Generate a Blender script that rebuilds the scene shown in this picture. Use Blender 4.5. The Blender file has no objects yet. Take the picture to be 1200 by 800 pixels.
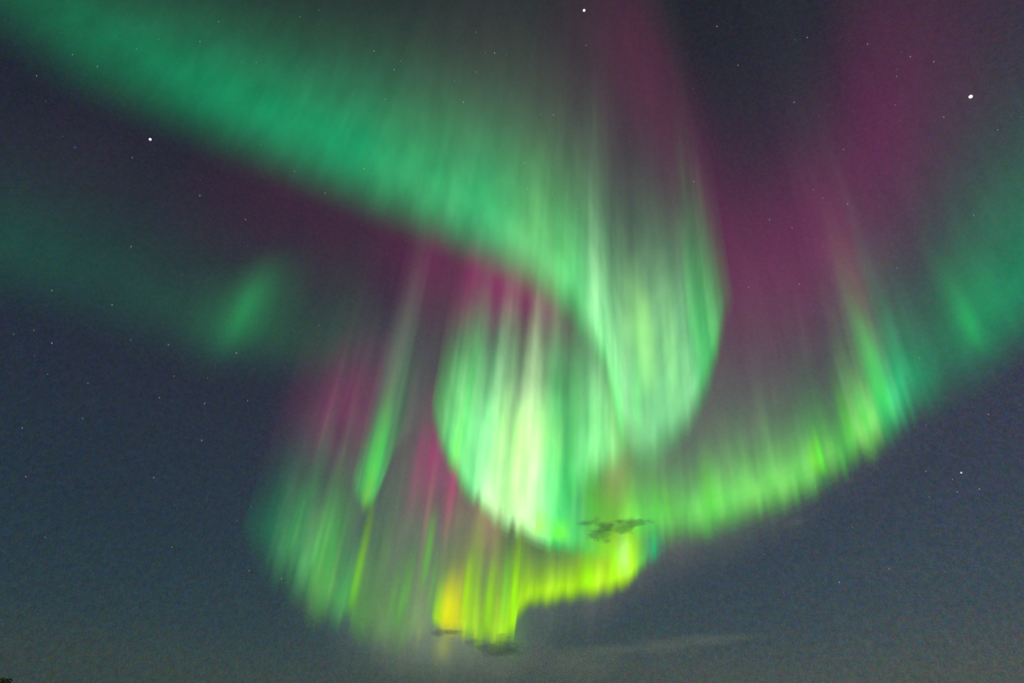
import bpy, bmesh, math, random
import numpy as np
from mathutils import Vector, Matrix

# ------------------------------------------------------------------ camera, world, exposure
scene = bpy.context.scene
col = scene.collection
PITCH = math.radians(38.0)
CAM = np.array((0.0, 0.0, 1.6))
cam_d = bpy.data.cameras.new('camera')
cam_d.sensor_width = 36.0
cam_d.lens = 18.0
cam_d.clip_start = 0.05
cam_d.clip_end = 2.0e7
cam = bpy.data.objects.new('camera', cam_d)
cam.location = CAM
cam.rotation_euler = (math.pi / 2 + PITCH, 0, 0)
col.objects.link(cam)
scene.camera = cam

world = bpy.data.worlds.new('World')
scene.world = world
world.use_nodes = True
cloud_fill = bpy.data.lights.new('cloud_fill', 'SUN')      # fill lamp added behind the camera to brighten the clouds
cloud_fill.energy = 1.7
cloud_fill.angle = math.radians(0.5)
cloud_fill.color = (1.0, 0.95, 0.86)
cloud_fill_o = bpy.data.objects.new('cloud_fill', cloud_fill)
cloud_fill_o.rotation_euler = (math.radians(62), 0, math.radians(-28))
col.objects.link(cloud_fill_o)

vs = scene.view_settings
vs.view_transform = 'Standard'
vs.look = 'None'
vs.exposure = 0.0
vs.gamma = 1.0
vs.use_curve_mapping = False
cy = scene.cycles
cy.transparent_max_bounces = 256
cy.max_bounces = 6
cy.volume_bounces = 0
cy.use_denoising = False
cy.sample_clamp_indirect = 0.4
cy.pixel_filter_type = 'BLACKMAN_HARRIS'
cy.filter_width = 1.5

# ------------------------------------------------------------------ sighting helpers
F = 600.0                                     # focal length measured on a 1200 x 800 frame
FWD = np.array((0.0, math.cos(PITCH), math.sin(PITCH)))
UP = np.array((0.0, -math.sin(PITCH), math.cos(PITCH)))
RIGHT = np.array((1.0, 0.0, 0.0))


def ray(x, y):
    x = np.asarray(x, float)[..., None]
    y = np.asarray(y, float)[..., None]
    d = FWD * F + RIGHT * (x - 600.0) + UP * (400.0 - y)
    return d / np.linalg.norm(d, axis=-1, keepdims=True)


ZX, ZY = 700.0, -680.0                        # where the rays converge: the magnetic zenith
BDIR = ray(ZX, ZY)                            # direction of the magnetic field lines
KM = 1000.0


def tag(o, label=None, cat=None, group=None, kind=None):
    if label:
        o['label'] = label
    if cat:
        o['category'] = cat
    if group:
        o['group'] = group
    if kind:
        o['kind'] = kind
    return o


def link_mesh(name, verts, faces, mat, parent=None, smooth=True):
    me = bpy.data.meshes.new(name)
    me.from_pydata([tuple(v) for v in verts], [], faces)
    if smooth:
        me.polygons.foreach_set('use_smooth', [True] * len(me.polygons))
    me.update()
    if mat:
        me.materials.append(mat)
    o = bpy.data.objects.new(name, me)
    col.objects.link(o)
    if parent:
        o.parent = parent
    return o


# ------------------------------------------------------------------ materials
def new_mat(name):
    m = bpy.data.materials.new(name)
    m.use_nodes = True
    m.node_tree.nodes.clear()
    return m, m.node_tree.nodes, m.node_tree.links


def math_node(n, l, op, a, b=None, clamp=False):
    k = n.new('ShaderNodeMath')
    k.operation = op
    k.use_clamp = clamp
    for i, v in enumerate((a, b)):
        if v is None:
            continue
        if isinstance(v, (int, float)):
            k.inputs[i].default_value = v
        else:
            l.new(v, k.inputs[i])
    return k.outputs[0]


def aurora_material():
    """Thin glowing gas: adds its own light, and a made-up tint on what is behind deepens its colour."""
    m, n, l = new_mat('auroral_glow')
    out = n.new('ShaderNodeOutputMaterial')
    add = n.new('ShaderNodeAddShader')
    em = n.new('ShaderNodeEmission')
    tr = n.new('ShaderNodeBsdfTransparent')
    glow = n.new('ShaderNodeAttribute')
    glow.attribute_name = 'glow'
    veil = n.new('ShaderNodeAttribute')
    veil.attribute_name = 'veil'
    uv = n.new('ShaderNodeUVMap')
    uv.uv_map = 'field'
    mp = n.new('ShaderNodeMapping')
    mp.inputs['Scale'].default_value = (0.22, 0.006, 1)
    nz = n.new('ShaderNodeTexNoise')
    nz.noise_dimensions = '2D'
    nz.inputs['Scale'].default_value = 1.0
    nz.inputs['Detail'].default_value = 2.0
    l.new(uv.outputs[0], mp.inputs['Vector'])
    l.new(mp.outputs[0], nz.inputs['Vector'])
    # soft billows of the thin gas
    mp2 = n.new('ShaderNodeMapping')
    mp2.inputs['Scale'].default_value = (0.03, 0.02, 1)
    nz2 = n.new('ShaderNodeTexNoise')
    nz2.noise_dimensions = '2D'
    nz2.inputs['Scale'].default_value = 1.0
    nz2.inputs['Detail'].default_value = 3.0
    l.new(uv.outputs[0], mp2.inputs['Vector'])
    l.new(mp2.outputs[0], nz2.inputs['Vector'])
    a = math_node(n, l, 'MULTIPLY_ADD', nz.outputs[0], 0.06)
    a.node.inputs[2].default_value = 0.97
    b = math_node(n, l, 'MULTIPLY_ADD', nz2.outputs[0], 0.5)
    b.node.inputs[2].default_value = 0.75
    s = math_node(n, l, 'MULTIPLY', a, b)
    l.new(glow.outputs['Color'], em.inputs['Color'])
    l.new(s, em.inputs['Strength'])
    l.new(veil.outputs['Color'], tr.inputs['Color'])
    l.new(em.outputs[0], add.inputs[0])
    l.new(tr.outputs[0], add.inputs[1])
    l.new(add.outputs[0], out.inputs['Surface'])
    m.cycles.emission_sampling = 'NONE'
    return m


def build_sky(w):
    """Night sky of the world: darker overhead, airglow and thin haze towards the horizon, plus
    the last trace of the sun far below the horizon."""
    n, l = w.node_tree.nodes, w.node_tree.links
    n.clear()
    out = n.new('ShaderNodeOutputWorld')
    em = n.new('ShaderNodeBackground')
    geo = n.new('ShaderNodeTexCoord')
    nrm = n.new('ShaderNodeVectorMath')
    nrm.operation = 'NORMALIZE'
    l.new(geo.outputs['Generated'], nrm.inputs[0])
    sep = n.new('ShaderNodeSeparateXYZ')
    l.new(nrm.outputs[0], sep.inputs[0])
    nz = n.new('ShaderNodeTexNoise')
    nz.inputs['Scale'].default_value = 3.2
    nz.inputs['Detail'].default_value = 4.0
    l.new(nrm.outputs[0], nz.inputs['Vector'])
    wob = math_node(n, l, 'MULTIPLY_ADD', nz.outputs[0], 0.10)
    wob.node.inputs[2].default_value = -0.05
    h = math_node(n, l, 'ADD', sep.outputs[2], wob)
    r = n.new('ShaderNodeValToRGB')
    l.new(h, r.inputs[0])
    stops = SKY_STOPS
    e = r.color_ramp.elements
    while len(e) < len(stops):
        e.new(0.5)
    for k, (p, c) in enumerate(stops):
        e[k].position = p
        e[k].color = (*[lin(v) for v in c], 1)
    r.color_ramp.interpolation = 'B_SPLINE'
    # the sky is a little brighter and bluer toward the east (right)
    east = n.new('ShaderNodeMapRange')
    east.inputs['From Min'].default_value = -0.75
    east.inputs['From Max'].default_value = 0.7
    l.new(sep.outputs[0], east.inputs['Value'])
    er = n.new('ShaderNodeValToRGB')
    ee = er.color_ramp.elements
    ee[0].position = 0.0
    ee[0].color = (0.62, 0.70, 0.74, 1)
    ee[1].position = 1.0
    ee[1].color = (1.3, 1.1, 1.15, 1)
    ee.new(0.5).color = (1.02, 1.02, 0.98, 1)
    l.new(east.outputs[0], er.inputs[0])
    mul = n.new('ShaderNodeMix')
    mul.data_type = 'RGBA'
    mul.blend_type = 'MULTIPLY'
    mul.inputs[0].default_value = 1.0
    l.new(r.outputs[0], mul.inputs[6])
    l.new(er.outputs[0], mul.inputs[7])
    # fine grain: noise put into the sky colour to imitate camera grain
    ng = n.new('ShaderNodeTexNoise')
    ng.inputs['Scale'].default_value = 520.0
    ng.inputs['Detail'].default_value = 2.0
    l.new(nrm.outputs[0], ng.inputs['Vector'])
    gs = math_node(n, l, 'MULTIPLY_ADD', ng.outputs[0], 1.0)
    gs.node.inputs[2].default_value = 0.5
    vm = n.new('ShaderNodeVectorMath')
    vm.operation = 'MULTIPLY_ADD'
    vm.inputs[1].default_value = (1.1, 0.7, 1.0)
    vm.inputs[2].default_value = (0.45, 0.65, 0.5)
    ng2 = n.new('ShaderNodeTexNoise')
    ng2.inputs['Scale'].default_value = 150.0
    ng2.inputs['Detail'].default_value = 2.0
    l.new(nrm.outputs[0], ng2.inputs['Vector'])
    l.new(ng2.outputs['Color'], vm.inputs[0])
    mul2 = n.new('ShaderNodeMix')
    mul2.data_type = 'RGBA'
    mul2.blend_type = 'MULTIPLY'
    mul2.inputs[0].default_value = 1.0
    l.new(mul.outputs[2], mul2.inputs[6])
    l.new(vm.outputs[0], mul2.inputs[7])
    l.new(mul2.outputs[2], em.inputs['Color'])
    l.new(gs, em.inputs['Strength'])
    night = n.new('ShaderNodeTexSky')
    night.sky_type = 'NISHITA'
    night.sun_disc = False
    night.sun_elevation = math.radians(-10.0)
    b2 = n.new('ShaderNodeBackground')
    b2.inputs['Strength'].default_value = 0.05
    l.new(night.outputs[0], b2.inputs['Color'])
    ad = n.new('ShaderNodeAddShader')
    l.new(em.outputs[0], ad.inputs[0])
    l.new(b2.outputs[0], ad.inputs[1])
    l.new(ad.outputs[0], out.inputs['Surface'])


def lin(v):
    v = v / 255.0
    return v / 12.92 if v <= 0.04045 else ((v + 0.055) / 1.055) ** 2.4


SKY_STOPS = [
    (0.00, (72, 82, 76)),
    (0.09, (68, 82, 80)),
    (0.15, (56, 75, 82)),
    (0.28, (50, 65, 78)),
    (0.48, (50, 55, 71)),
    (0.70, (44, 45, 61)),
    (0.88, (34, 38, 47)),
    (1.00, (30, 35, 43)),
]

build_sky(world)

# ------------------------------------------------------------------ ground
m, n, l = new_mat('snowy_moor')
out = n.new('ShaderNodeOutputMaterial')
bs = n.new('ShaderNodeBsdfPrincipled')
nz = n.new('ShaderNodeTexNoise')
nz.inputs['Scale'].default_value = 0.3
nz.inputs['Detail'].default_value = 8
rp = n.new('ShaderNodeValToRGB')
rp.color_ramp.elements[0].color = (0.03, 0.035, 0.02, 1)
rp.color_ramp.elements[1].color = (0.09, 0.08, 0.05, 1)
tc = n.new('ShaderNodeTexCoord')
l.new(tc.outputs['Object'], nz.inputs['Vector'])
l.new(nz.outputs[0], rp.inputs[0])
l.new(rp.outputs[0], bs.inputs['Base Color'])
bs.inputs['Roughness'].default_value = 0.95
l.new(bs.outputs[0], out.inputs['Surface'])
ground_mat = m
# one sheet out to the dome, finer near the camera, gently uneven
rad = [0] + list(np.geomspace(4, 3.9e6, 60))
gv, gf = [(0, 0, 0)], []
NA = 72
for r_ in rad[1:]:
    for a in range(NA):
        t = 2 * math.pi * a / NA
        z = 0.25 * math.sin(r_ * 0.11 + 3 * t) * min(1, r_ / 40) if r_ < 400 else 0
        gv.append((r_ * math.cos(t), r_ * math.sin(t), z))
for a in range(NA):
    gf.append((0, 1 + a, 1 + (a + 1) % NA))
for k in range(len(rad) - 2):
    for a in range(NA):
        p, q = 1 + k * NA, 1 + (k + 1) * NA
        gf.append((p + a, q + a, q + (a + 1) % NA, p + (a + 1) % NA))
g = link_mesh('ground', gv, gf, ground_mat)
tag(g, kind='structure')

# ------------------------------------------------------------------ the aurora
AUR = aurora_material()
rng = np.random.default_rng(7)


def vnoise(x, seed, wrap=4096):
    """1D smooth value noise in 0..1"""
    t = np.random.default_rng(seed).random(wrap)
    i = np.floor(x).astype(int)
    f = x - i
    f = f * f * (3 - 2 * f)
    return t[i % wrap] * (1 - f) + t[(i + 1) % wrap] * f


def vnoise2(x, y, seed):
    t = np.random.default_rng(seed).random((512, 64))
    i = np.floor(x).astype(int)
    j = np.floor(y).astype(int)
    f = x - i
    g_ = y - j
    f = f * f * (3 - 2 * f)
    g_ = g_ * g_ * (3 - 2 * g_)
    a = t[i % 512, j % 64] * (1 - f) + t[(i + 1) % 512, j % 64] * f
    b = t[i % 512, (j + 1) % 64] * (1 - f) + t[(i + 1) % 512, (j + 1) % 64] * f
    return a * (1 - g_) + b * g_


HUE = {
    'teal': (0.02, 1.0, 0.36),
    'sea': (0.09, 1.0, 0.33),
    'green': (0.18, 1.0, 0.28),
    'mint': (0.34, 1.0, 0.42),
    'pale': (0.62, 1.0, 0.46),
    'leaf': (0.28, 1.0, 0.10),
    'lime': (0.52, 1.0, 0.02),
    'olive': (0.60, 1.0, 0.30),
    'gold': (0.96, 0.93, 0.01),
    'spring': (0.25, 1.0, 0.18),
    'rose': (1.0, 0.62, 0.42),
    'dusk': (1.0, 0.84, 0.66),
    'grey': (0.80, 1.0, 0.80),
    'haze': (0.85, 1.0, 0.62),
}
PUR = np.array((1.0, 0.03, 0.45))


def smooth_cols(a, k):
    if k < 2:
        return a
    ker = np.hanning(k + 2)[1:-1]
    ker /= ker.sum()
    pad = k
    b = np.concatenate([np.repeat(a[:1], pad, 0), a, np.repeat(a[-1:], pad, 0)], 0)
    if b.ndim == 1:
        return np.convolve(b, ker, 'same')[pad:-pad]
    return np.stack([np.convolve(b[:, i], ker, 'same')[pad:-pad] for i in range(b.shape[1])], 1)


def veil_of(glow, k=4.0):
    """tint on what lies behind, put in to deepen the colour of the glow"""
    mx = glow.max(-1, keepdims=True)
    hue = glow / np.maximum(mx, 1e-6)
    a = 1 - np.exp(-k * mx)
    return np.clip(1 - a * (1 - hue), 0.02, 1)  # colour tint added for saturation; the real gas absorbs nothing


def curtain(label, stations, seed, step=1.5, rows=56, alt=100 * KM, lam=(34, 12, 5), smooth=26, name='aurora_curtain', edge=0.6, lenvar=0.35, tail=0.16, gain=1.0, high=(0.55, 1.0, 0.62)):
    """stations: x, y of the lower border; softness of that border; peak glow; hue; length of the
    green glow; its fall-off power; purple glow, its distance up the rays and its spread; ray contrast"""
    S = []
    for s in stations:
        S.append(list(s[:4]) + list(HUE[s[4]]) + list(s[5:]))
    S = np.array(S, float)
    xy = S[:, :2]
    seg = np.hypot(*(np.diff(xy, axis=0).T))
    T = np.concatenate([[0], np.cumsum(seg)])
    nc = max(8, int(T[-1] / step))
    t = np.linspace(0, T[-1], nc)
    P = np.stack([np.interp(t, T, S[:, i]) for i in range(S.shape[1])], 1)
    kxy = int(smooth / (T[-1] / nc))
    P = smooth_cols(P, kxy)
    x, y, w, I, hr, hg, hb, h, q, pI, pd, ps, rc = P.T
    # across-ray coordinate so that rays stay equally fine where the curtain turns
    vx, vy = ZX - x, ZY - y
    vl = np.hypot(vx, vy)
    nx, ny = -vy / vl, vx / vl
    dx, dy = np.gradient(x), np.gradient(y)
    u = np.cumsum(np.abs(dx * nx + dy * ny) + 0.25 * np.hypot(dx, dy))
    bottom = (1.35 * w).max()
    top = np.max(np.maximum(np.where(I > 0.002, 3.0 * h, 0), np.where(pI > 0.001, pd + 2.3 * ps, 0)))
    v = np.linspace(0, 1, rows)
    d = -bottom + (top + bottom) * (0.55 * v + 0.45 * v ** 2)
    D = np.broadcast_to(d, (nc, rows))
    n1 = sum(a * vnoise(u / s_, seed + i) for i, (a, s_) in enumerate(((0.5, lam[0]), (0.32, lam[1]), (0.18, lam[2]))))
    n1 = (n1 - 0.5) * 2
    n2 = (vnoise(u / (lam[1] * 1.3), seed + 11) - 0.5) * 2
    n3 = (vnoise(u / lam[2], seed + 13) * 0.5 + vnoise(u / lam[1], seed + 14) * 0.5 - 0.5) * 2
    U = np.broadcast_to(u[:, None], D.shape)
    nn = (0.55 * vnoise2(U / lam[1], D / 90.0 + 20, seed + 21) + 0.45 * vnoise2(U / lam[2], D / 60.0 + 20, seed + 22) - 0.5) * 2
    rc = rc * (0.55 + 0.9 * vnoise(u / 75.0, seed + 31))
    rcc = rc[:, None]
    wj = w * (1 + 0.25 * n2 * rc)
    DD = D + (edge * n3 * w * rc)[:, None]
    S_ = np.clip(DD / wj[:, None] * 0.5 + 0.5, 0, 1)
    S_ = S_ * S_ * (3 - 2 * S_)
    S_ = S_ ** 1.3
    hh = (h * (1 + lenvar * n2 * rc))[:, None]
    dp = np.maximum(DD, 0)
    prof = (1 - tail) * np.exp(-(dp / hh) ** q[:, None]) + tail * np.exp(-dp / (2.6 * hh))
    mod = np.exp(rcc * (0.75 * n1[:, None] + 0.75 * nn))
    G = gain * I[:, None] * S_ * prof * mod
    # hue slides from its own colour near the foot towards a paler one up the ray
    hue = np.stack([hr, hg, hb], -1)[:, None, :]
    k = np.clip(dp / (3.2 * hh) - 0.15, 0, 1)[..., None]
    hue = hue * (1 - k) + np.array(high) * k
    # the gaps between rays are a deeper sea green, the rays themselves paler
    dm = np.clip(mod - 1, -0.5, 0.6)[..., None]
    hue = np.clip(hue + dm * np.array((0.30, 0.0, 0.10)), 0.01, 1.2)
    Pp = pI[:, None] * np.exp(-0.5 * ((D - pd[:, None]) / np.maximum(ps[:, None], 1)) ** 2) * np.exp(rcc * 0.45 * (n1[:, None] + nn))
    glow = G[..., None] * hue + Pp[..., None] * PUR
    # ends of the sheet fade
    endf = np.clip(np.minimum(t, T[-1] - t) / 8.0, 0, 1)
    glow = glow * (endf * endf * (3 - 2 * endf))[:, None, None]
    topf = np.clip((top - D) / (0.2 * top), 0, 1)
    glow = glow * (topf * topf * (3 - 2 * topf))[..., None]
    ux, uy = vx / vl, vy / vl
    X = x[:, None] + ux[:, None] * D
    Y = y[:, None] + uy[:, None] * D
    # keep every foot row at the stated altitude line
    X2 = np.concatenate([x[:, None], X], 1)
    Y2 = np.concatenate([y[:, None], Y], 1)
    o = sheet_from(name, X2, Y2, alt, glow, veil_of(glow), U, D)
    tag(o, label, 'aurora', 'curtains of northern lights')
    return o


def sheet_from(name, X2, Y2, alt, glow, veil, U, D, parent=None):
    # first column entry only anchors the foot; drop it from the mesh by giving it no glow
    z = np.zeros_like(glow[:, :1])
    G = np.concatenate([z, glow], 1)
    V = np.concatenate([z + 1, veil], 1)
    U2 = np.concatenate([U[:, :1], U], 1)
    D2 = np.concatenate([D[:, :1], D], 1)
    return sheet_mesh_anchor(name, X2, Y2, alt, G, V, parent, U2, D2)


def sheet_mesh_anchor(name, X, Y, alt, glow, veil, parent, U, D):
    foot = ray(X[:, 0], Y[:, 0])
    t = (alt - CAM[2]) / foot[:, 2]
    P = CAM + foot * t[:, None]
    q = ray(X[:, 1:], Y[:, 1:])
    B = BDIR.reshape(3)
    w = (P - CAM)[:, None, :]
    bq = (q * B).sum(-1)
    wq = (w * q).sum(-1)
    wb = (w * B).sum(-1)
    L = (wq * bq - wb) / np.maximum(1 - bq ** 2, 1e-9)
    pts = P[:, None, :] + L[..., None] * B
    glow, veil, U, D = glow[:, 1:], veil[:, 1:], U[:, 1:], D[:, 1:]
    nc, nr = L.shape
    idx = np.arange(nc * nr).reshape(nc, nr)
    lum = glow.sum(-1)
    a, b, c, d = lum[:-1, :-1], lum[1:, :-1], lum[1:, 1:], lum[:-1, 1:]
    keep = np.maximum(np.maximum(a, b), np.maximum(c, d)) > 0.0022
    quads = np.stack([idx[:-1, :-1], idx[1:, :-1], idx[1:, 1:], idx[:-1, 1:]], -1)[keep]
    used, inv = np.unique(quads, return_inverse=True)
    quads = inv.reshape(-1, 4)
    verts = pts.reshape(-1, 3)[used]
    off = np.array((verts[:, 0].mean(), verts[:, 1].mean(), verts[:, 2].min())) if parent is None else np.array(parent.location)
    me = bpy.data.meshes.new(name)
    me.vertices.add(len(verts))
    me.loops.add(quads.size)
    me.polygons.add(len(quads))
    me.vertices.foreach_set('co', (verts - off).astype(np.float32).ravel())
    me.loops.foreach_set('vertex_index', quads.astype(np.int32).ravel())
    me.polygons.foreach_set('loop_start', np.arange(0, quads.size, 4, dtype=np.int32))
    me.update(calc_edges=True)
    for nm, arr in (('glow', glow), ('veil', veil)):
        at = me.attributes.new(nm, 'FLOAT_COLOR', 'POINT')
        v = np.ones((len(used), 4), np.float32)
        v[:, :3] = arr.reshape(-1, 3)[used]
        at.data.foreach_set('color', v.ravel())
    uv = me.uv_layers.new(name='field')
    uvs = np.stack([U.reshape(-1)[used], D.reshape(-1)[used]], -1)[quads.ravel()]
    uv.data.foreach_set('uv', uvs.astype(np.float32).ravel())
    me.materials.append(AUR)
    o = bpy.data.objects.new(name, me)
    if parent is None:
        o.location = off
    else:
        o.parent = parent
    col.objects.link(o)
    return o


def beam(parent, x, y, length, width, I, hue, alt=97 * KM, peak=0.3, skew=0.0):
    """one bright ray of a curtain, rising from x, y along the field"""
    nc, rows = 15, 30
    width = max(width * 0.9, 2.6)
    a = np.linspace(-2.4, 2.4, nc)
    xs = x + a * width
    ys = np.full(nc, float(y)) + skew * a * width
    vx, vy = ZX - xs, ZY - ys
    vl = np.hypot(vx, vy)
    v = np.linspace(0, 1, rows)
    d = v * length
    X = xs[:, None] + (vx / vl)[:, None] * d
    Y = ys[:, None] + (vy / vl)[:, None] * d
    rise = np.clip(v / peak, 0, 1)
    rise = rise * rise * (3 - 2 * rise)
    fall = np.clip((1 - v) / (1 - peak), 0, 1)
    fall = fall * fall * (3 - 2 * fall)
    prof = rise * fall
    edge = np.exp(-0.5 * a ** 2) - math.exp(-0.5 * 2.4 ** 2)
    G = I * edge[:, None] * prof[None, :]
    if hue == 'purple':
        glow = G[..., None] * PUR
    else:
        glow = G[..., None] * np.array(HUE[hue])
    D = np.broadcast_to(d, G.shape)
    U = np.broadcast_to((xs * 1.0)[:, None], G.shape)
    X2 = np.concatenate([xs[:, None], X], 1)
    Y2 = np.concatenate([ys[:, None], Y], 1)
    return sheet_from('ray', X2, Y2, alt, glow, veil_of(glow), U, D, parent)

# x, y, w, I, hue, h, q, pI, pd, ps, ray
A = curtain('broad soft green arch sweeping from the upper left corner and folding round the curl', [
    (-420, -170, 60, .06, 'teal', 100, 2.0, 0, 100, 60, .02),
    (-200, -70, 60, .12, 'teal', 100, 2.0, 0, 100, 60, .02),
    (0, 14, 60, .11, 'teal', 100, 2.0, 0, 100, 60, .02),
    (100, 76, 62, .18, 'teal', 105, 2.1, 0, 100, 60, .02),
    (200, 124, 54, .24, 'teal', 108, 2.1, 0, 100, 60, .02),
    (300, 169, 50, .30, 'teal', 110, 2.1, 0, 100, 60, .03),
    (400, 212, 48, .37, 'teal', 112, 2.1, 0, 200, 60, .04),
    (480, 246, 46, .42, 'sea', 112, 2.0, .005, 200, 70, .06),
    (560, 284, 44, .55, 'sea', 112, 1.9, .01, 200, 70, .09),
    (620, 320, 40, .64, 'green', 112, 1.9, .012, 210, 70, .14),
    (662, 354, 38, .72, 'green', 112, 1.9, .012, 220, 70, .2),
    (692, 388, 34, .80, 'mint', 118, 1.9, .012, 240, 70, .26),
    (710, 425, 28, .76, 'mint', 128, 2.0, .012, 280, 70, .3),
    (719, 464, 32, .70, 'mint', 148, 2.2, .01, 330, 80, .34),
    (727, 502, 36, .66, 'mint', 182, 3.0, .01, 350, 80, .34),
    (737, 524, 36, .62, 'mint', 200, 3.0, .01, 360, 80, .34),
    (757, 530, 38, .60, 'mint', 206, 3.0, .01, 360, 80, .34),
    (776, 522, 36, .64, 'mint', 203, 3.0, .01, 370, 80, .32),
    (797, 502, 32, .70, 'mint', 188, 2.8, .01, 360, 80, .3),
    (814, 476, 32, .66, 'mint', 170, 2.6, .005, 340, 80, .3),
    (828, 448, 27, .60, 'green', 150, 2.0, .0, 320, 80, .3),
    (838, 416, 24, .52, 'green', 128, 1.9, .0, 300, 80, .3),
    (845, 388, 24, .24, 'green', 110, 1.7, .0, 300, 80, .3),
    (852, 364, 20, .08, 'green', 90, 1.6, .0, 300, 80, .3),
    (862, 345, 16, .01, 'green', 90, 1.6, .0, 300, 80, .3),
], 3, lam=(46, 18, 7), lenvar=.12, edge=.5, tail=.03, smooth=22)


Cc = curtain('brilliant whitish green core of the curl hanging at the centre', [
    (504, 470, 14, .01, 'green', 60, 1.8, .02, 130, 60, .3),
    (513, 508, 18, .34, 'green', 95, 2.2, .06, 190, 48, .34),
    (522, 532, 20, .60, 'green', 130, 2.6, .12, 215, 46, .36),
    (538, 558, 20, .72, 'green', 152, 2.8, .11, 248, 44, .38),
    (560, 584, 18, .98, 'mint', 162, 3.0, .16, 272, 42, .38),
    (585, 606, 18, 1.2, 'pale', 180, 3.2, .17, 296, 40, .38),
    (615, 623, 16, 1.2, 'pale', 200, 3.0, .15, 308, 40, .38),
    (645, 636, 15, .95, 'green', 200, 2.6, .11, 295, 42, .38),
    (664, 642, 14, .66, 'green', 205, 2.2, .04, 290, 40, .36),
    (682, 646, 14, .40, 'green', 160, 1.6, .02, 280, 40, .34),
    (705, 652, 12, .28, 'leaf', 55, 1.3, .01, 270, 40, .3),
    (726, 654, 12, .10, 'lime', 50, 1.3, .0, 270, 40, .3),
], 5, lam=(36, 15, 7), smooth=20, lenvar=.25, tail=.02, edge=1.0)

C2 = curtain('inner green fold of the curl, right of its white core', [
    (660, 572, 30, .02, 'mint', 110, 2, .0, 190, 50, .35),
    (676, 565, 30, .40, 'mint', 165, 2.4, .01, 190, 50, .3),
    (690, 555, 28, .66, 'mint', 160, 2.6, .02, 190, 50, .3),
    (702, 548, 28, .62, 'mint', 148, 2.4, .0, 190, 50, .3),
    (712, 544, 28, .50, 'mint', 130, 2, .0, 180, 50, .3),
    (723, 542, 30, .36, 'mint', 110, 2, .0, 160, 50, .3),
    (738, 536, 26, .03, 'green', 100, 2, .0, 160, 50, .3),
], 9, smooth=14, tail=.08)

Dc = curtain('long green curtain rising to the right with tall purple tops', [
    (680, 606, 24, .06, 'leaf', 60, 1.2, .01, 200, 60, .3),
    (715, 618, 24, .20, 'leaf', 70, 1.3, .01, 200, 60, .3),
    (750, 622, 24, .42, 'spring', 60, 1.3, .02, 210, 60, .34),
    (790, 619, 28, .52, 'spring', 44, 1.4, .03, 230, 90, .24),
    (838, 611, 30, .66, 'spring', 46, 1.4, .03, 230, 90, .22),
    (875, 598, 30, .60, 'spring', 46, 1.4, .03, 240, 95, .22),
    (915, 581, 30, .64, 'spring', 46, 1.4, .03, 245, 95, .22),
    (955, 560, 30, .62, 'spring', 50, 1.4, .03, 250, 90, .26),
    (990, 538, 30, .54, 'spring', 56, 1.4, .03, 250, 85, .4),
    (1025, 512, 32, .64, 'spring', 66, 1.4, .03, 245, 80, .4),
    (1050, 488, 32, .50, 'sea', 80, 1.4, .03, 230, 75, .4),
    (1074, 468, 38, .24, 'teal', 90, 1.4, .02, 240, 80, .28),
    (1115, 448, 46, .09, 'teal', 100, 1.4, .01, 270, 90, .12),
    (1150, 426, 48, .13, 'teal', 120, 1.7, .01, 310, 100, .1),
    (1190, 388, 50, .17, 'teal', 125, 1.7, .01, 370, 110, .1),
    (1240, 340, 50, .17, 'teal', 125, 1.7, .01, 400, 110, .1),
    (1330, 255, 46, .12, 'teal', 125, 1.7, .01, 400, 110, .1),
    (1500, 120, 46, .04, 'teal', 125, 1.7, .0, 400, 110, .1),
], 17, lam=(40, 16, 7), tail=.07, edge=.7, gain=1.34)

Ec = curtain('low lime green hook with yellow tips under the bright curl', [
    (782, 640, 14, .06, 'teal', 45, 1.5, .0, 200, 60, .4),
    (765, 656, 14, .14, 'teal', 45, 1.5, .0, 200, 60, .4),
    (752, 662, 12, .45, 'leaf', 60, 2.0, .0, 200, 60, .3),
    (740, 678, 12, .72, 'lime', 66, 2.4, .0, 200, 60, .28),
    (716, 690, 15, .66, 'lime', 58, 2.2, .0, 200, 60, .28),
    (685, 696, 15, .76, 'lime', 36, 1.7, .0, 200, 60, .28),
    (650, 699, 15, .78, 'lime', 30, 1.5, .0, 200, 60, .28),
    (620, 704, 15, .70, 'lime', 30, 1.5, .02, 170, 50, .3),
    (606, 722, 16, .56, 'lime', 60, 1.7, .03, 190, 50, .3),
    (602, 744, 18, .54, 'lime', 95, 2.0, .04, 200, 50, .3),
    (583, 754, 16, .42, 'lime', 76, 1.9, .05, 210, 45, .35),
    (562, 750, 16, .32, 'lime', 66, 1.9, .06, 200, 45, .35),
    (546, 744, 14, .44, 'lime', 90, 2.2, .06, 190, 45, .3),
    (534, 740, 14, .42, 'gold', 66, 2.8, .07, 190, 45, .18),
    (519, 737, 11, .48, 'gold', 56, 3.0, .08, 190, 45, .18),
    (510, 730, 8, .40, 'lime', 46, 2.6, .09, 190, 45, .2),
    (502, 722, 8, .05, 'lime', 40, 2.0, .09, 190, 50, .2),
], 41, smooth=13, lam=(26, 10, 4.5), edge=1.3, gain=1.2, high=(0.55, 1.0, 0.2))

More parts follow.
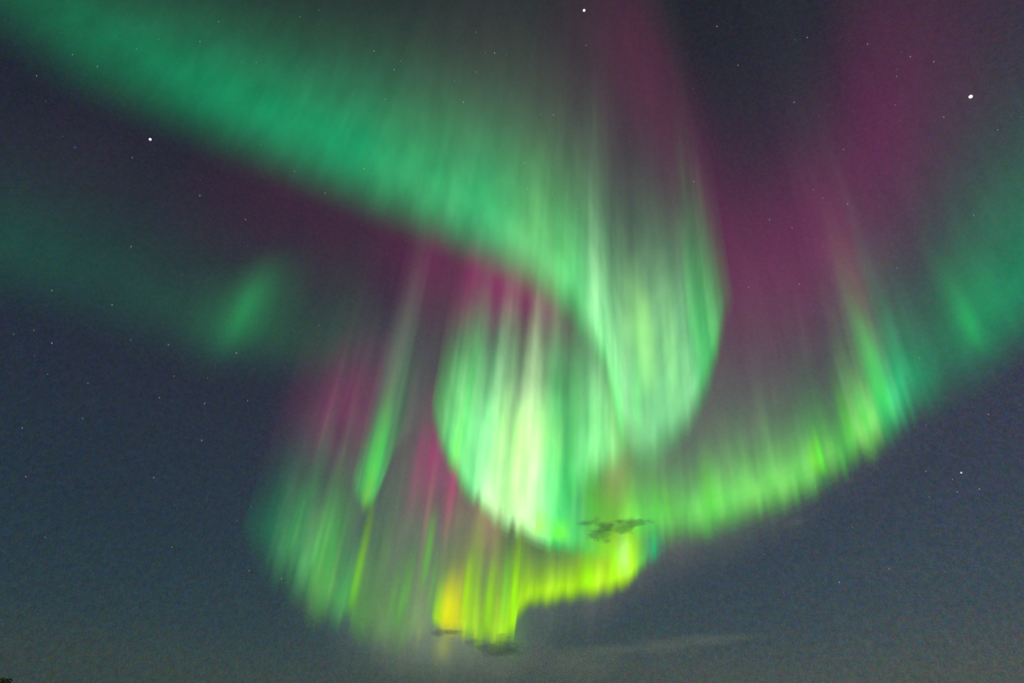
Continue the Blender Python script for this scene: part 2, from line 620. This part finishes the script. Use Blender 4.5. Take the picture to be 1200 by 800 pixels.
Fc = curtain('faint ragged green curtain with many thin rays at the lower left', [
    (516, 735, 16, .05, 'olive', 70, 1.2, .13, 200, 50, .55),
    (492, 745, 16, .08, 'olive', 90, 1.3, .15, 215, 46, .55),
    (468, 752, 30, .11, 'leaf', 90, 1.3, .11, 220, 50, .32),
    (440, 750, 30, .09, 'leaf', 100, 1.3, .03, 220, 60, .32),
    (415, 738, 24, .15, 'leaf', 100, 1.4, .02, 240, 60, .55),
    (400, 724, 26, .16, 'green', 100, 1.4, .04, 230, 60, .55),
    (385, 712, 32, .24, 'spring', 100, 1.7, .08, 235, 55, .4),
    (366, 698, 38, .30, 'spring', 110, 1.9, .08, 225, 50, .32),
    (348, 682, 40, .24, 'green', 105, 1.9, .08, 215, 50, .32),
    (330, 666, 40, .18, 'green', 100, 1.8, .07, 205, 50, .32),
    (312, 652, 40, .12, 'sea', 95, 1.7, .03, 190, 50, .32),
    (294, 634, 24, .05, 'sea', 80, 1.7, .015, 180, 50, .32),
    (278, 620, 20, .005, 'teal', 60, 1.7, .0, 180, 50, .32),
], 53, smooth=24, lam=(30, 13, 6), edge=.7, lenvar=.4, gain=1.12)

Gc = curtain('narrow bright green blade hanging left of the curl', [
    (410, 560, 14, .01, 'green', 60, 1.5, 0, 200, 60, .3),
    (419, 582, 16, .24, 'green', 90, 1.5, .01, 240, 60, .3),
    (428, 592, 16, .42, 'leaf', 105, 1.6, .02, 260, 60, .25),
    (438, 586, 16, .34, 'green', 110, 1.6, .03, 270, 60, .25),
    (449, 562, 18, .22, 'green', 110, 1.5, .04, 260, 60, .3),
    (462, 530, 22, .08, 'green', 100, 1.4, .04, 240, 60, .3),
    (480, 505, 24, .03, 'grey', 90, 1.3, .03, 210, 60, .3),
    (505, 490, 24, .0, 'grey', 90, 1.3, .02, 190, 60, .3),
], 61, smooth=12, lam=(20, 8, 4))

Ic = curtain('dim teal band across the left side below the broad arch', [
    (-420, 150, 60, .02, 'teal', 110, 1.9, .0, 170, 60, .02),
    (-200, 250, 60, .045, 'teal', 110, 1.9, .0, 170, 60, .02),
    (0, 325, 60, .058, 'teal', 110, 1.9, .0, 170, 60, .02),
    (100, 358, 55, .048, 'teal', 105, 1.9, .0, 170, 60, .02),
    (200, 392, 50, .055, 'sea', 90, 1.9, .014, 220, 70, .04),
    (245, 418, 45, .075, 'sea', 88, 1.9, .02, 220, 70, .05),
    (290, 418, 45, .075, 'sea', 85, 1.9, .022, 220, 70, .05),
    (340, 425, 45, .06, 'green', 85, 1.7, .025, 200, 70, .05),
    (390, 432, 45, .045, 'green', 100, 1.6, .025, 190, 60, .06),
    (450, 440, 45, .01, 'grey', 100, 1.5, .03, 170, 60, .08),
    (520, 450, 45, .0, 'grey', 100, 1.5, .0, 170, 60, .08),
], 71, lam=(60, 24, 9), tail=.05, gain=.85)

Kc = curtain('diffuse dusky glow filling the sky around and above the curl', [
    (320, 700, 60, .0, 'grey', 180, 2.5, .0, 200, 60, .15),
    (390, 740, 60, .045, 'grey', 290, 2.8, .0, 330, 90, .2),
    (450, 770, 50, .11, 'haze', 365, 3, .01, 420, 50, .15),
    (520, 785, 45, .115, 'haze', 365, 3, .02, 450, 50, .15),
    (590, 780, 45, .06, 'haze', 350, 3, .05, 470, 50, .2),
    (650, 740, 45, .055, 'haze', 360, 3, .02, 440, 60, .2),
    (720, 705, 45, .075, 'dusk', 330, 2.8, .0, 400, 90, .2),
    (780, 665, 50, .085, 'dusk', 280, 2.5, .0, 400, 90, .2),
    (850, 635, 50, .085, 'haze', 230, 2.2, .01, 320, 90, .2),
    (930, 600, 50, .06, 'haze', 210, 2.0, .01, 300, 90, .2),
    (1010, 550, 50, .03, 'dusk', 190, 2.0, .01, 300, 90, .2),
    (1090, 490, 50, .015, 'grey', 190, 1.8, .0, 300, 90, .15),
    (1200, 420, 50, .0, 'grey', 190, 1.8, .0, 300, 90, .1),
], 77, lam=(50, 22, 9), step=3, smooth=40, tail=.03)

H1 = curtain('high purple glow leaning to the upper right above the long curtain', [
    (840, 480, 60, 0, 'grey', 60, 1.5, .01, 130, 60, .12),
    (920, 475, 60, 0, 'grey', 60, 1.5, .04, 150, 60, .12),
    (1000, 455, 60, 0, 'grey', 60, 1.5, .065, 170, 65, .12),
    (1060, 420, 60, 0, 'grey', 60, 1.5, .055, 190, 75, .12),
    (1120, 370, 60, 0, 'grey', 60, 1.5, .065, 220, 85, .1),
    (1190, 305, 60, 0, 'grey', 60, 1.5, .042, 240, 90, .1),
    (1260, 235, 60, 0, 'grey', 60, 1.5, .018, 240, 90, .1),
    (1330, 160, 60, 0, 'grey', 60, 1.5, .005, 240, 90, .1),
    (1430, 60, 60, 0, 'grey', 60, 1.5, .0, 240, 90, .1),
], 83, alt=180 * KM, lam=(60, 24, 9))
H2 = curtain('faint high plum glow above the tall folded curtain', [
    (620, 60, 60, 0, 'grey', 60, 1.5, .0, 80, 80, .06),
    (690, 110, 60, 0, 'grey', 60, 1.5, .022, 90, 80, .06),
    (750, 170, 60, 0, 'grey', 60, 1.5, .052, 100, 80, .08),
    (800, 240, 60, 0, 'grey', 60, 1.5, .05, 100, 80, .08),
    (840, 320, 60, 0, 'grey', 60, 1.5, .045, 110, 80, .1),
    (880, 410, 60, 0, 'grey', 60, 1.5, .024, 150, 90, .08),
    (930, 470, 60, 0, 'grey', 60, 1.5, .012, 180, 90, .08),
    (1000, 520, 60, 0, 'grey', 60, 1.5, .0, 200, 90, .08),
], 89, alt=180 * KM, lam=(60, 24, 9))

H3 = curtain('deep wine red glow tucked under the broad arch above the bright core', [
    (400, 360, 60, 0, 'grey', 60, 1.5, .0, 80, 50, .06),
    (440, 375, 60, 0, 'grey', 60, 1.5, .02, 85, 50, .06),
    (490, 385, 60, 0, 'grey', 60, 1.5, .04, 90, 48, .08),
    (545, 400, 60, 0, 'grey', 60, 1.5, .05, 90, 42, .08),
    (600, 415, 60, 0, 'grey', 60, 1.5, .045, 90, 38, .08),
    (645, 435, 60, 0, 'grey', 60, 1.5, .025, 90, 38, .08),
    (690, 455, 60, 0, 'grey', 60, 1.5, .0, 90, 38, .08),
], 97, alt=180 * KM, lam=(60, 24, 9))
H4 = curtain('soft mulberry patch left of the narrow green blade', [
    (280, 555, 60, 0, 'grey', 60, 1.5, .0, 95, 45, .06),
    (325, 562, 60, 0, 'grey', 60, 1.5, .02, 95, 45, .08),
    (370, 566, 60, 0, 'grey', 60, 1.5, .03, 98, 45, .08),
    (405, 562, 60, 0, 'grey', 60, 1.5, .014, 98, 45, .08),
    (440, 555, 60, 0, 'grey', 60, 1.5, .0, 98, 45, .08),
], 101, alt=180 * KM, lam=(60, 24, 9))
H5 = curtain('pale grey green veil high above the broad arch', [
    (250, -20, 90, .0, 'grey', 150, 1.8, .0, 95, 45, .05),
    (420, 110, 90, .02, 'grey', 150, 1.8, .0, 95, 45, .05),
    (560, 200, 90, .045, 'grey', 150, 1.8, .0, 95, 45, .05),
    (680, 260, 90, .045, 'grey', 150, 1.8, .0, 95, 45, .06),
    (780, 310, 80, .03, 'grey', 130, 1.8, .0, 95, 45, .06),
    (860, 360, 80, .0, 'grey', 100, 1.8, .0, 95, 45, .06),
], 107, alt=180 * KM, lam=(60, 24, 9), step=3)
H6 = curtain('dim violet glow in the dark gap between the broad arch and the teal band', [
    (-100, 200, 60, 0, 'grey', 60, 1.5, .0, 60, 60, .04),
    (60, 230, 60, 0, 'grey', 60, 1.5, .006, 60, 60, .04),
    (200, 270, 60, 0, 'grey', 60, 1.5, .003, 60, 55, .04),
    (320, 320, 60, 0, 'grey', 60, 1.5, .005, 70, 55, .04),
    (400, 360, 60, 0, 'grey', 60, 1.5, .008, 80, 55, .05),
    (460, 380, 60, 0, 'grey', 60, 1.5, .0, 80, 55, .05),
], 109, alt=180 * KM, lam=(60, 24, 9), step=3)

#@@RAYS
# single bright rays: curtain, foot x, foot y, length, half width, glow, hue
for args in [
    (Ic, 260, 430, 160, 19, .12, 'sea', .45),
    (Ic, 268, 410, 110, 9, .04, 'sea', .45),
    (Ic, 296, 415, 150, 24, .04, 'sea', .45),
    (Ic, 232, 410, 120, 22, .025, 'sea', .45),
    (A, 760, 480, 170, 9, .42, 'pale', .42),
    (A, 744, 430, 150, 12, .16, 'pale', .4),
        (A, 748, 520, 120, 4, .14, 'mint', .4),
    (A, 793, 500, 220, 9, .10, 'pale', .4),
    (A, 818, 440, 200, 5, .10, 'mint', .4),
    (Cc, 600, 612, 150, 9, .35, 'pale', .35),
    (Cc, 581, 570, 130, 6, .30, 'pale', .4),
    (Cc, 632, 560, 120, 9, .25, 'pale', .4),
    (Cc, 628, 634, 44, 10, .22, 'lime', .4),
    (Cc, 655, 640, 40, 9, .22, 'lime', .4),
    (Cc, 607, 545, 90, 8, .22, 'pale', .4),
    (Cc, 566, 560, 120, 5, .16, 'mint', .4),
    (Cc, 653, 560, 90, 4, .20, 'pale', .4),
    (Cc, 528, 560, 90, 4, .25, 'leaf', .4),
    (Cc, 536, 560, 190, 3, .10, 'mint', .5),
    (C2, 700, 560, 150, 7, .25, 'pale', .4),
    (C2, 718, 575, 175, 8, .16, 'mint', .4),
    (C2, 716, 590, 190, 5, .08, 'rose', .4),
    (C2, 724, 628, 190, 12, .20, 'rose', .4),
    (Dc, 967, 562, 75, 3, .35, 'lime', .35),
    (Dc, 960, 560, 60, 6, .15, 'lime', .35),
    (Dc, 838, 616, 100, 10, .16, 'leaf', .35),
    (Dc, 783, 622, 80, 4, .10, 'leaf', .35),
    (Dc, 770, 622, 80, 5, .10, 'leaf', .35),
    (Dc, 1046, 500, 170, 9, .26, 'green', .35),
    (Dc, 1036, 500, 230, 8, .06, 'mint', .45),
    (Dc, 1020, 515, 90, 6, .12, 'green', .35),
    (Dc, 1000, 525, 90, 4, .12, 'leaf', .35),
    (Dc, 1157, 430, 170, 18, .10, 'sea', .35),
    (Dc, 1153, 420, 110, 8, .08, 'sea', .35),
    (Dc, 1180, 400, 150, 18, .05, 'sea', .4),
    (Dc, 1128, 440, 140, 14, .03, 'sea', .4),
    (Dc, 1040, 470, 260, 14, .06, 'rose', .5),
    (Ec, 768, 666, 62, 2.2, .22, 'teal', .35),
    (Ec, 734, 682, 70, 8, .40, 'pale', .4),
    (Ec, 720, 690, 60, 4, .25, 'lime', .4),
    (Ec, 690, 698, 60, 7, .25, 'lime', .35),
    (Ec, 599, 745, 110, 3, .35, 'lime', .5),
    (Ec, 588, 750, 120, 3, .2, 'leaf', .5),
    (Ec, 569, 750, 110, 4, .2, 'lime', .4),
    (Ec, 521, 740, 80, 7, .14, 'gold', .3),
    (Ec, 541, 740, 110, 3, .25, 'lime', .5),
    (Kc, 516, 785, 62, 8, .10, 'gold', .5),
    (Kc, 545, 800, 170, 38, .055, 'haze', .4),
    (Kc, 480, 795, 170, 34, .035, 'haze', .4),
    (Kc, 600, 790, 110, 12, .07, 'leaf', .4),
    (Fc, 408, 728, 190, 4, .22, 'lime', .3),
    (Fc, 404, 728, 110, 7, .10, 'leaf', .3),
    (Fc, 396, 720, 100, 4, .10, 'green', .3),
    (Fc, 464, 742, 110, 2.5, .12, 'leaf', .3),
    (Fc, 471, 735, 120, 2, .08, 'leaf', .4),
    (Fc, 454, 738, 90, 2.5, .07, 'leaf', .4),
    (Fc, 493, 705, 130, 4, .22, 'leaf', .45),
    (Fc, 500, 735, 120, 2.5, .12, 'leaf', .4),
    (Fc, 512, 700, 190, 3.5, .06, 'rose', .5),
    (Fc, 486, 700, 200, 2.5, .08, 'rose', .5),
    (Fc, 478, 620, 140, 5, .07, 'purple', .6),
    (Fc, 492, 620, 150, 6, .09, 'purple', .6),
    (Fc, 520, 650, 140, 9, .07, 'purple', .6),
    (Fc, 560, 690, 170, 11, .15, 'rose', .6),
    (Fc, 574, 695, 150, 8, .12, 'rose', .6),
    (Fc, 368, 695, 150, 14, .08, 'green', .45),
    (Fc, 334, 655, 120, 5, .07, 'green', .4),
    (Fc, 376, 705, 120, 4, .06, 'green', .4),
    (Gc, 426, 590, 160, 6, .26, 'green', .35),
    (Gc, 437, 580, 130, 3.5, .18, 'green', .35),
    (Gc, 444, 520, 230, 12, .06, 'grey', .4),
]:
    beam(*args[:7], alt=(98.5 - 0.45 * len(args[0].children)) * KM, peak=args[7])


# ------------------------------------------------------------------ clouds (air a few kilometres up, in front of the aurora)
def cloud_material(name, density, colour, absorb, noise_scale, lobes=None, slab=None, wisp=0.9, hard=1.0):
    """A soft-edged body of water droplets. lobes: list of centre, radii in object space."""
    m, n, l = new_mat(name)
    out = n.new('ShaderNodeOutputMaterial')
    tc = n.new('ShaderNodeTexCoord')
    vol = n.new('ShaderNodeVolumePrincipled')
    vol.inputs['Color'].default_value = (*colour, 1)
    vol.inputs['Absorption Color'].default_value = (*absorb, 1)
    vol.inputs['Anisotropy'].default_value = 0.0
    nz = n.new('ShaderNodeTexNoise')
    nz.inputs['Scale'].default_value = 1.0
    nz.inputs['Detail'].default_value = 3.0
    nz.inputs['Roughness'].default_value = 0.55
    mp = n.new('ShaderNodeMapping')
    mp.inputs['Scale'].default_value = noise_scale
    l.new(tc.outputs['Object'], mp.inputs['Vector'])
    l.new(mp.outputs[0], nz.inputs['Vector'])
    n0 = math_node(n, l, 'SUBTRACT', nz.outputs[0], 0.5)
    n1 = math_node(n, l, 'MULTIPLY', n0, 2.0 * wisp)
    if lobes:
        total = None
        for c, r in lobes:
            sub = n.new('ShaderNodeVectorMath')
            sub.operation = 'SUBTRACT'
            sub.inputs[1].default_value = c
            l.new(tc.outputs['Object'], sub.inputs[0])
            dv = n.new('ShaderNodeVectorMath')
            dv.operation = 'DIVIDE'
            dv.inputs[1].default_value = r
            l.new(sub.outputs[0], dv.inputs[0])
            ln = n.new('ShaderNodeVectorMath')
            ln.operation = 'LENGTH'
            l.new(dv.outputs[0], ln.inputs[0])
            f = math_node(n, l, 'SUBTRACT', 1.0, ln.outputs['Value'])
            total = f if total is None else math_node(n, l, 'MAXIMUM', total, f)
        body = math_node(n, l, 'ADD', total, n1)
    else:
        sep = n.new('ShaderNodeSeparateXYZ')
        l.new(tc.outputs['Object'], sep.inputs[0])
        ztop, soft, tilt, bow = slab
        k = math_node(n, l, 'SUBTRACT', ztop, sep.outputs[2])
        k = math_node(n, l, 'DIVIDE', k, soft)
        xx = math_node(n, l, 'MULTIPLY', sep.outputs[0], tilt)
        k = math_node(n, l, 'ADD', k, xx)
        body = math_node(n, l, 'ADD', k, n1)
    d = n.new('ShaderNodeMapRange')
    d.interpolation_type = 'SMOOTHSTEP'
    d.inputs['From Min'].default_value = 0.0
    d.inputs['From Max'].default_value = hard if lobes else 1.6
    d.inputs['To Min'].default_value = 0.0
    d.inputs['To Max'].default_value = density
    l.new(body, d.inputs['Value'])
    l.new(d.outputs[0], vol.inputs['Density'])
    l.new(vol.outputs[0], out.inputs['Volume'])
    return m


def cloud(name, label, px, py, half_w, half_h, alt, lobes, density, colour, absorb, nscale, wisp=0.9, hard=1.0, group='small clouds under the aurora'):
    """half sizes and lobes are given in frame units and turned into metres at the cloud's own distance"""
    d = ray(px, py).reshape(3)
    t = (alt - CAM[2]) / d[2]
    P = CAM + d * t
    u = t * float(d @ FWD) / F                       # metres per frame unit at that distance
    w, hh = half_w * u, half_h * u
    dep = max(w * 0.6, hh)
    L = [((x * u, yd * u, z * u), (rx * u, max(rx * 0.7, rz) * u, rz * u)) for x, yd, z, rx, rz in lobes]
    m = cloud_material(name + '_vapour', density / (2 * dep), colour, absorb, tuple(k / u for k in nscale), lobes=L, wisp=wisp, hard=hard)
    bm = bmesh.new()
    bmesh.ops.create_icosphere(bm, subdivisions=3, radius=1.0)
    for v in bm.verts:
        v.co.x *= w * 1.15
        v.co.y *= dep * 1.15
        v.co.z *= hh * 1.25
    me = bpy.data.meshes.new(name)
    bm.to_mesh(me)
    bm.free()
    me.materials.append(m)
    o = bpy.data.objects.new(name, me)
    o.location = P
    o.rotation_euler = (0, 0, -math.atan2(d[0], d[1]))
    col.objects.link(o)
    tag(o, label, 'cloud', group)
    return o


DARK = (0.35, 0.46, 0.42)  # same kind of cloud as the pale ones; backlit shade put into the colour
PALE = (0.82, 0.96, 0.74)
cloud('cloud', 'ragged scraps of dark cloud in front of the bright lime hook', 712, 620, 50, 24, 6000, [
    (-24, 0, 8, 12, 4), (-5, 0, 3, 17, 11), (-18, 0, -7, 10, 5), (16, 0, -1, 15, 5), (24, 0, 7, 18, 6), (40, 0, 8, 14, 4), (-2, 0, -13, 6, 3),
], 4.2, DARK, (.02, .06, .05), (.06, .06, .13), 1.5, 0.6)
cloud('cloud', 'small dark flat cloud below the yellow tips near the bottom edge', 576, 757, 42, 17, 4200, [
    (-22, 0, 5, 11, 4), (-8, 0, 0, 17, 7), (12, 0, -3, 28, 8), (13, 0, 6, 13, 8),
], 2.6, DARK, (.03, .07, .06), (.09, .09, .2), 1.0, 0.5)
cloud('cloud', 'tiny dark cloud speck just under the yellow patch', 520, 740, 24, 9, 4400, [
    (-6, 0, 0, 11, 5), (8, 0, 0, 15, 3),
], 2.0, DARK, (.03, .07, .06), (.06, .06, .2), 0.7, 0.5)
cloud('cloud', 'long thin pale streak of cloud low on the right', 785, 756, 120, 14, 4500, [
    (-60, 0, -2, 60, 6), (-10, 0, 0, 60, 10), (40, 0, 4, 60, 7), (70, 0, 6, 40, 5),
], 1.6, PALE, (.5, .6, .5), (.03, .03, .12), 0.55)
cloud('cloud', 'faint lone wisp of cloud in the dark sky at the lower right', 932, 612, 22, 8, 6000, [
    (0, 0, 0, 18, 5),
], 0.7, PALE, (.5, .6, .5), (.06, .06, .16), 0.5)
cloud('cloud', 'soft brownish billow of cloud rising from the low bank near the centre', 650, 772, 95, 40, 4200, [
    (-25, 0, 5, 50, 26), (25, 0, -5, 60, 24), (-60, 0, -10, 45, 20),
], 1.5, PALE, (.5, .5, .4), (.02, .02, .045), 0.7)

# ------------------------------------------------------------------ stars
def star_material(name, colour, strength):
    m, n, l = new_mat(name)
    out = n.new('ShaderNodeOutputMaterial')
    em = n.new('ShaderNodeEmission')
    em.inputs['Color'].default_value = (*colour, 1)
    em.inputs['Strength'].default_value = strength
    l.new(em.outputs[0], out.inputs['Surface'])
    m.cycles.emission_sampling = 'NONE'
    return m


R_STAR = 3.6e6
star_mats = [star_material('starlight_white', (1.0, 0.93, 0.95), 1.6), star_material('starlight_blue', (0.75, 0.85, 1.0), 1.1),
             star_material('starlight_amber', (1.0, 0.82, 0.62), 0.35),
             star_material('starlight_faint', (0.8, 0.88, 1.0), 0.26), star_material('starlight_dust', (0.8, 0.85, 1.0), 0.16)]
star_meshes = []
for m in star_mats:
    bm = bmesh.new()
    bmesh.ops.create_icosphere(bm, subdivisions=2, radius=1.0)
    me = bpy.data.meshes.new('star')
    bm.to_mesh(me)
    bm.free()
    me.materials.append(m)
    star_meshes.append(me)


def star(px, py, size, kind, label, group=None):
    d = ray(px, py).reshape(3)
    o = bpy.data.objects.new('star', star_meshes[kind])
    o.location = CAM + d * R_STAR
    r_ = size * R_STAR * float(d @ FWD) / F
    o.scale = (r_, r_, r_)
    col.objects.link(o)
    tag(o, label, 'star', group)
    return o


star(1137.5, 113.5, 1.8, 0, 'brightest white star, high on the right beside the purple glow')
star(684.5, 12.5, 1.3, 0, 'bright white star close to the top edge above the centre')
star(176, 163.5, 1.25, 0, 'bright violet white star in the dark gap under the broad green arch')
star(1126.5, 553.5, 0.85, 1, 'small clear bluish star alone in the dark sky at the lower right')
FAINT = [(43,89),(256,26),(352,20),(114,78),(234,229),(288,257),(300,73),(85,64),(381,226),(88,173),(155,185),(345,201),(374,12),(234,49),
 (558,38),(580,62),(469,72),(462,82),(558,85),(452,117),(543,120),(649,135),(634,134),(438,60),(615,191),(618,221),(677,244),(687,53),(427,198),(647,227),
 (1067,67),(1094,73),(1051,90),(1017,52),(946,44),(840,31),(865,77),(931,120),(1169,152),(989,175),(964,232),(953,223),(993,239),(813,213),(902,258),(928,267),(1141,252),(1106,137),
 (40,387),(153,398),(61,402),(277,413),(204,441),(290,469),(187,466),(240,473),(26,501),(97,490),(154,289),(197,404),(131,357),(61,340),(16,392),(103,449),(236,516),
 (1051,314),(1078,419),(1158,485),(1009,479),(877,336),(937,333),(964,289),(180,559),(30,558),(292,668),(330,678),(202,641),
 (1116,561),(1122,576),(955,570),(984,682),(1042,666),(999,617),(1089,582),(1148,573),(1085,552)]
rs = random.Random(4)
pts = list(FAINT)
while len(pts) < 150:
    x_, y_ = rs.uniform(0, 1200), rs.uniform(0, 700)
    if rs.random() < 1.15 - y_ / 760:
        pts.append((x_, y_))
for k, (x_, y_) in enumerate(pts):
    known = k < len(FAINT)
    star(x_ + rs.uniform(-.4, .4), y_ + rs.uniform(-.4, .4), rs.uniform(.40, .72) if known else rs.uniform(.26, .42),
         rs.choice((3, 3, 2)), 'tiny faint star, one dim pinprick among many in the night sky', 'tiny faint stars')
# the dust of stars too faint to count
me = bpy.data.meshes.new('star_dust')
dv, df = [], []
rr = np.random.default_rng(12)
for k in range(7000):
    z = rr.uniform(0.05, 1.0)
    a = rr.uniform(0, 2 * math.pi)
    q = math.sqrt(1 - z * z)
    c = Vector((q * math.cos(a), q * math.sin(a), z))
    e1 = c.orthogonal().normalized()
    e2 = c.cross(e1)
    r_ = R_STAR * 1.02 / F * (0.10 + 0.16 * rr.random() ** 3)
    c0 = c * R_STAR * 1.02
    b0 = len(dv)
    for s1, s2, s3 in ((1, 0, 0), (-1, 0, 0), (0, 1, 0), (0, -1, 0), (0, 0, 1), (0, 0, -1)):
        dv.append(c0 + (e1 * s1 + e2 * s2 + c * s3) * r_)
    for f in ((0, 2, 4), (2, 1, 4), (1, 3, 4), (3, 0, 4), (2, 0, 5), (1, 2, 5), (3, 1, 5), (0, 3, 5)):
        df.append(tuple(b0 + i for i in f))
o = link_mesh('star_dust', dv, df, star_mats[4], smooth=False)
tag(o, 'dust of countless very faint stars across the night sky', 'stars', kind='stuff')

# ------------------------------------------------------------------ the top of a spruce in the lower left corner
def foliage_material():
    m, n, l = new_mat('spruce_needles')
    out = n.new('ShaderNodeOutputMaterial')
    bs = n.new('ShaderNodeBsdfPrincipled')
    nz = n.new('ShaderNodeTexNoise')
    nz.inputs['Scale'].default_value = 4.0
    rp = n.new('ShaderNodeValToRGB')
    rp.color_ramp.elements[0].color = (0.035, 0.045, 0.012, 1)
    rp.color_ramp.elements[1].color = (0.12, 0.11, 0.04, 1)
    tc = n.new('ShaderNodeTexCoord')
    l.new(tc.outputs['Object'], nz.inputs['Vector'])
    l.new(nz.outputs[0], rp.inputs[0])
    l.new(rp.outputs[0], bs.inputs['Base Color'])
    bs.inputs['Roughness'].default_value = 0.8
    l.new(bs.outputs[0], out.inputs['Surface'])
    return m


def bark_material():
    m, n, l = new_mat('spruce_bark')
    out = n.new('ShaderNodeOutputMaterial')
    bs = n.new('ShaderNodeBsdfPrincipled')
    nz = n.new('ShaderNodeTexNoise')
    nz.inputs['Scale'].default_value = 18.0
    rp = n.new('ShaderNodeValToRGB')
    rp.color_ramp.elements[0].color = (0.05, 0.035, 0.025, 1)
    rp.color_ramp.elements[1].color = (0.16, 0.12, 0.09, 1)
    l.new(nz.outputs[0], rp.inputs[0])
    l.new(rp.outputs[0], bs.inputs['Base Color'])
    bs.inputs['Roughness'].default_value = 0.9
    l.new(bs.outputs[0], out.inputs['Surface'])
    return m


TREE_D = 60.0
d = ray(3.5, 794.0).reshape(3)
t = TREE_D / math.hypot(d[0], d[1])
tip = CAM + d * t
root = bpy.data.objects.new('spruce_tree', None)
root.location = (tip[0], tip[1], -0.1)
col.objects.link(root)
tag(root, 'dark treetop just peeping into the lower left corner', 'tree')
H = tip[2] + 0.1
tv, tf = [], []
NS = 12
for k in range(15):
    z = H * k / 14 * 0.98
    r_ = 0.13 * (1 - k / 14) ** 0.8 + 0.012
    for a in range(NS):
        th = 2 * math.pi * a / NS
        tv.append((r_ * math.cos(th) + 0.03 * math.sin(z), r_ * math.sin(th), z))
for k in range(14):
    for a in range(NS):
        tf.append((k * NS + a, k * NS + (a + 1) % NS, (k + 1) * NS + (a + 1) % NS, (k + 1) * NS + a))
link_mesh('trunk', tv, tf, bark_material(), root)
cv, cf = [], []
rt = random.Random(9)
for k in range(260):
    f = (k / 260) ** 0.85
    z0 = 0.5 + (H - 0.5) * f
    L = 1.75 * (1 - f) ** 0.7 + 0.42
    az = k * 2.399 + rt.uniform(-.3, .3)
    droop = -0.35 + 0.55 * f
    for j in range(int(26 * L) + 8):
        s_ = rt.random() ** 0.7
        x0 = s_ * L
        zz = z0 + droop * x0 * (1 - 0.4 * s_) + rt.uniform(-.05, .05)
        side = rt.uniform(-.22, .22) * L * (0.3 + s_ * 0.6)
        px_ = x0 * math.cos(az) - side * math.sin(az)
        py_ = x0 * math.sin(az) + side * math.cos(az)
        if zz > H:
            zz = H - rt.uniform(0, .08)
        b0 = len(cv)
        ln = rt.uniform(.07, .15)
        a2 = az + rt.uniform(-1, 1)
        dx_, dy_ = math.cos(a2) * ln, math.sin(a2) * ln
        wz = rt.uniform(.015, .035)
        cv += [(px_, py_, zz), (px_ + dx_ * .5 - dy_ * .18, py_ + dy_ * .5 + dx_ * .18, zz - wz),
               (px_ + dx_, py_ + dy_, zz - wz * .6), (px_ + dx_ * .5 + dy_ * .18, py_ + dy_ * .5 - dx_ * .18, zz + wz)]
        cf.append((b0, b0 + 1, b0 + 2, b0 + 3))
link_mesh('crown', cv, cf, foliage_material(), root, smooth=False)
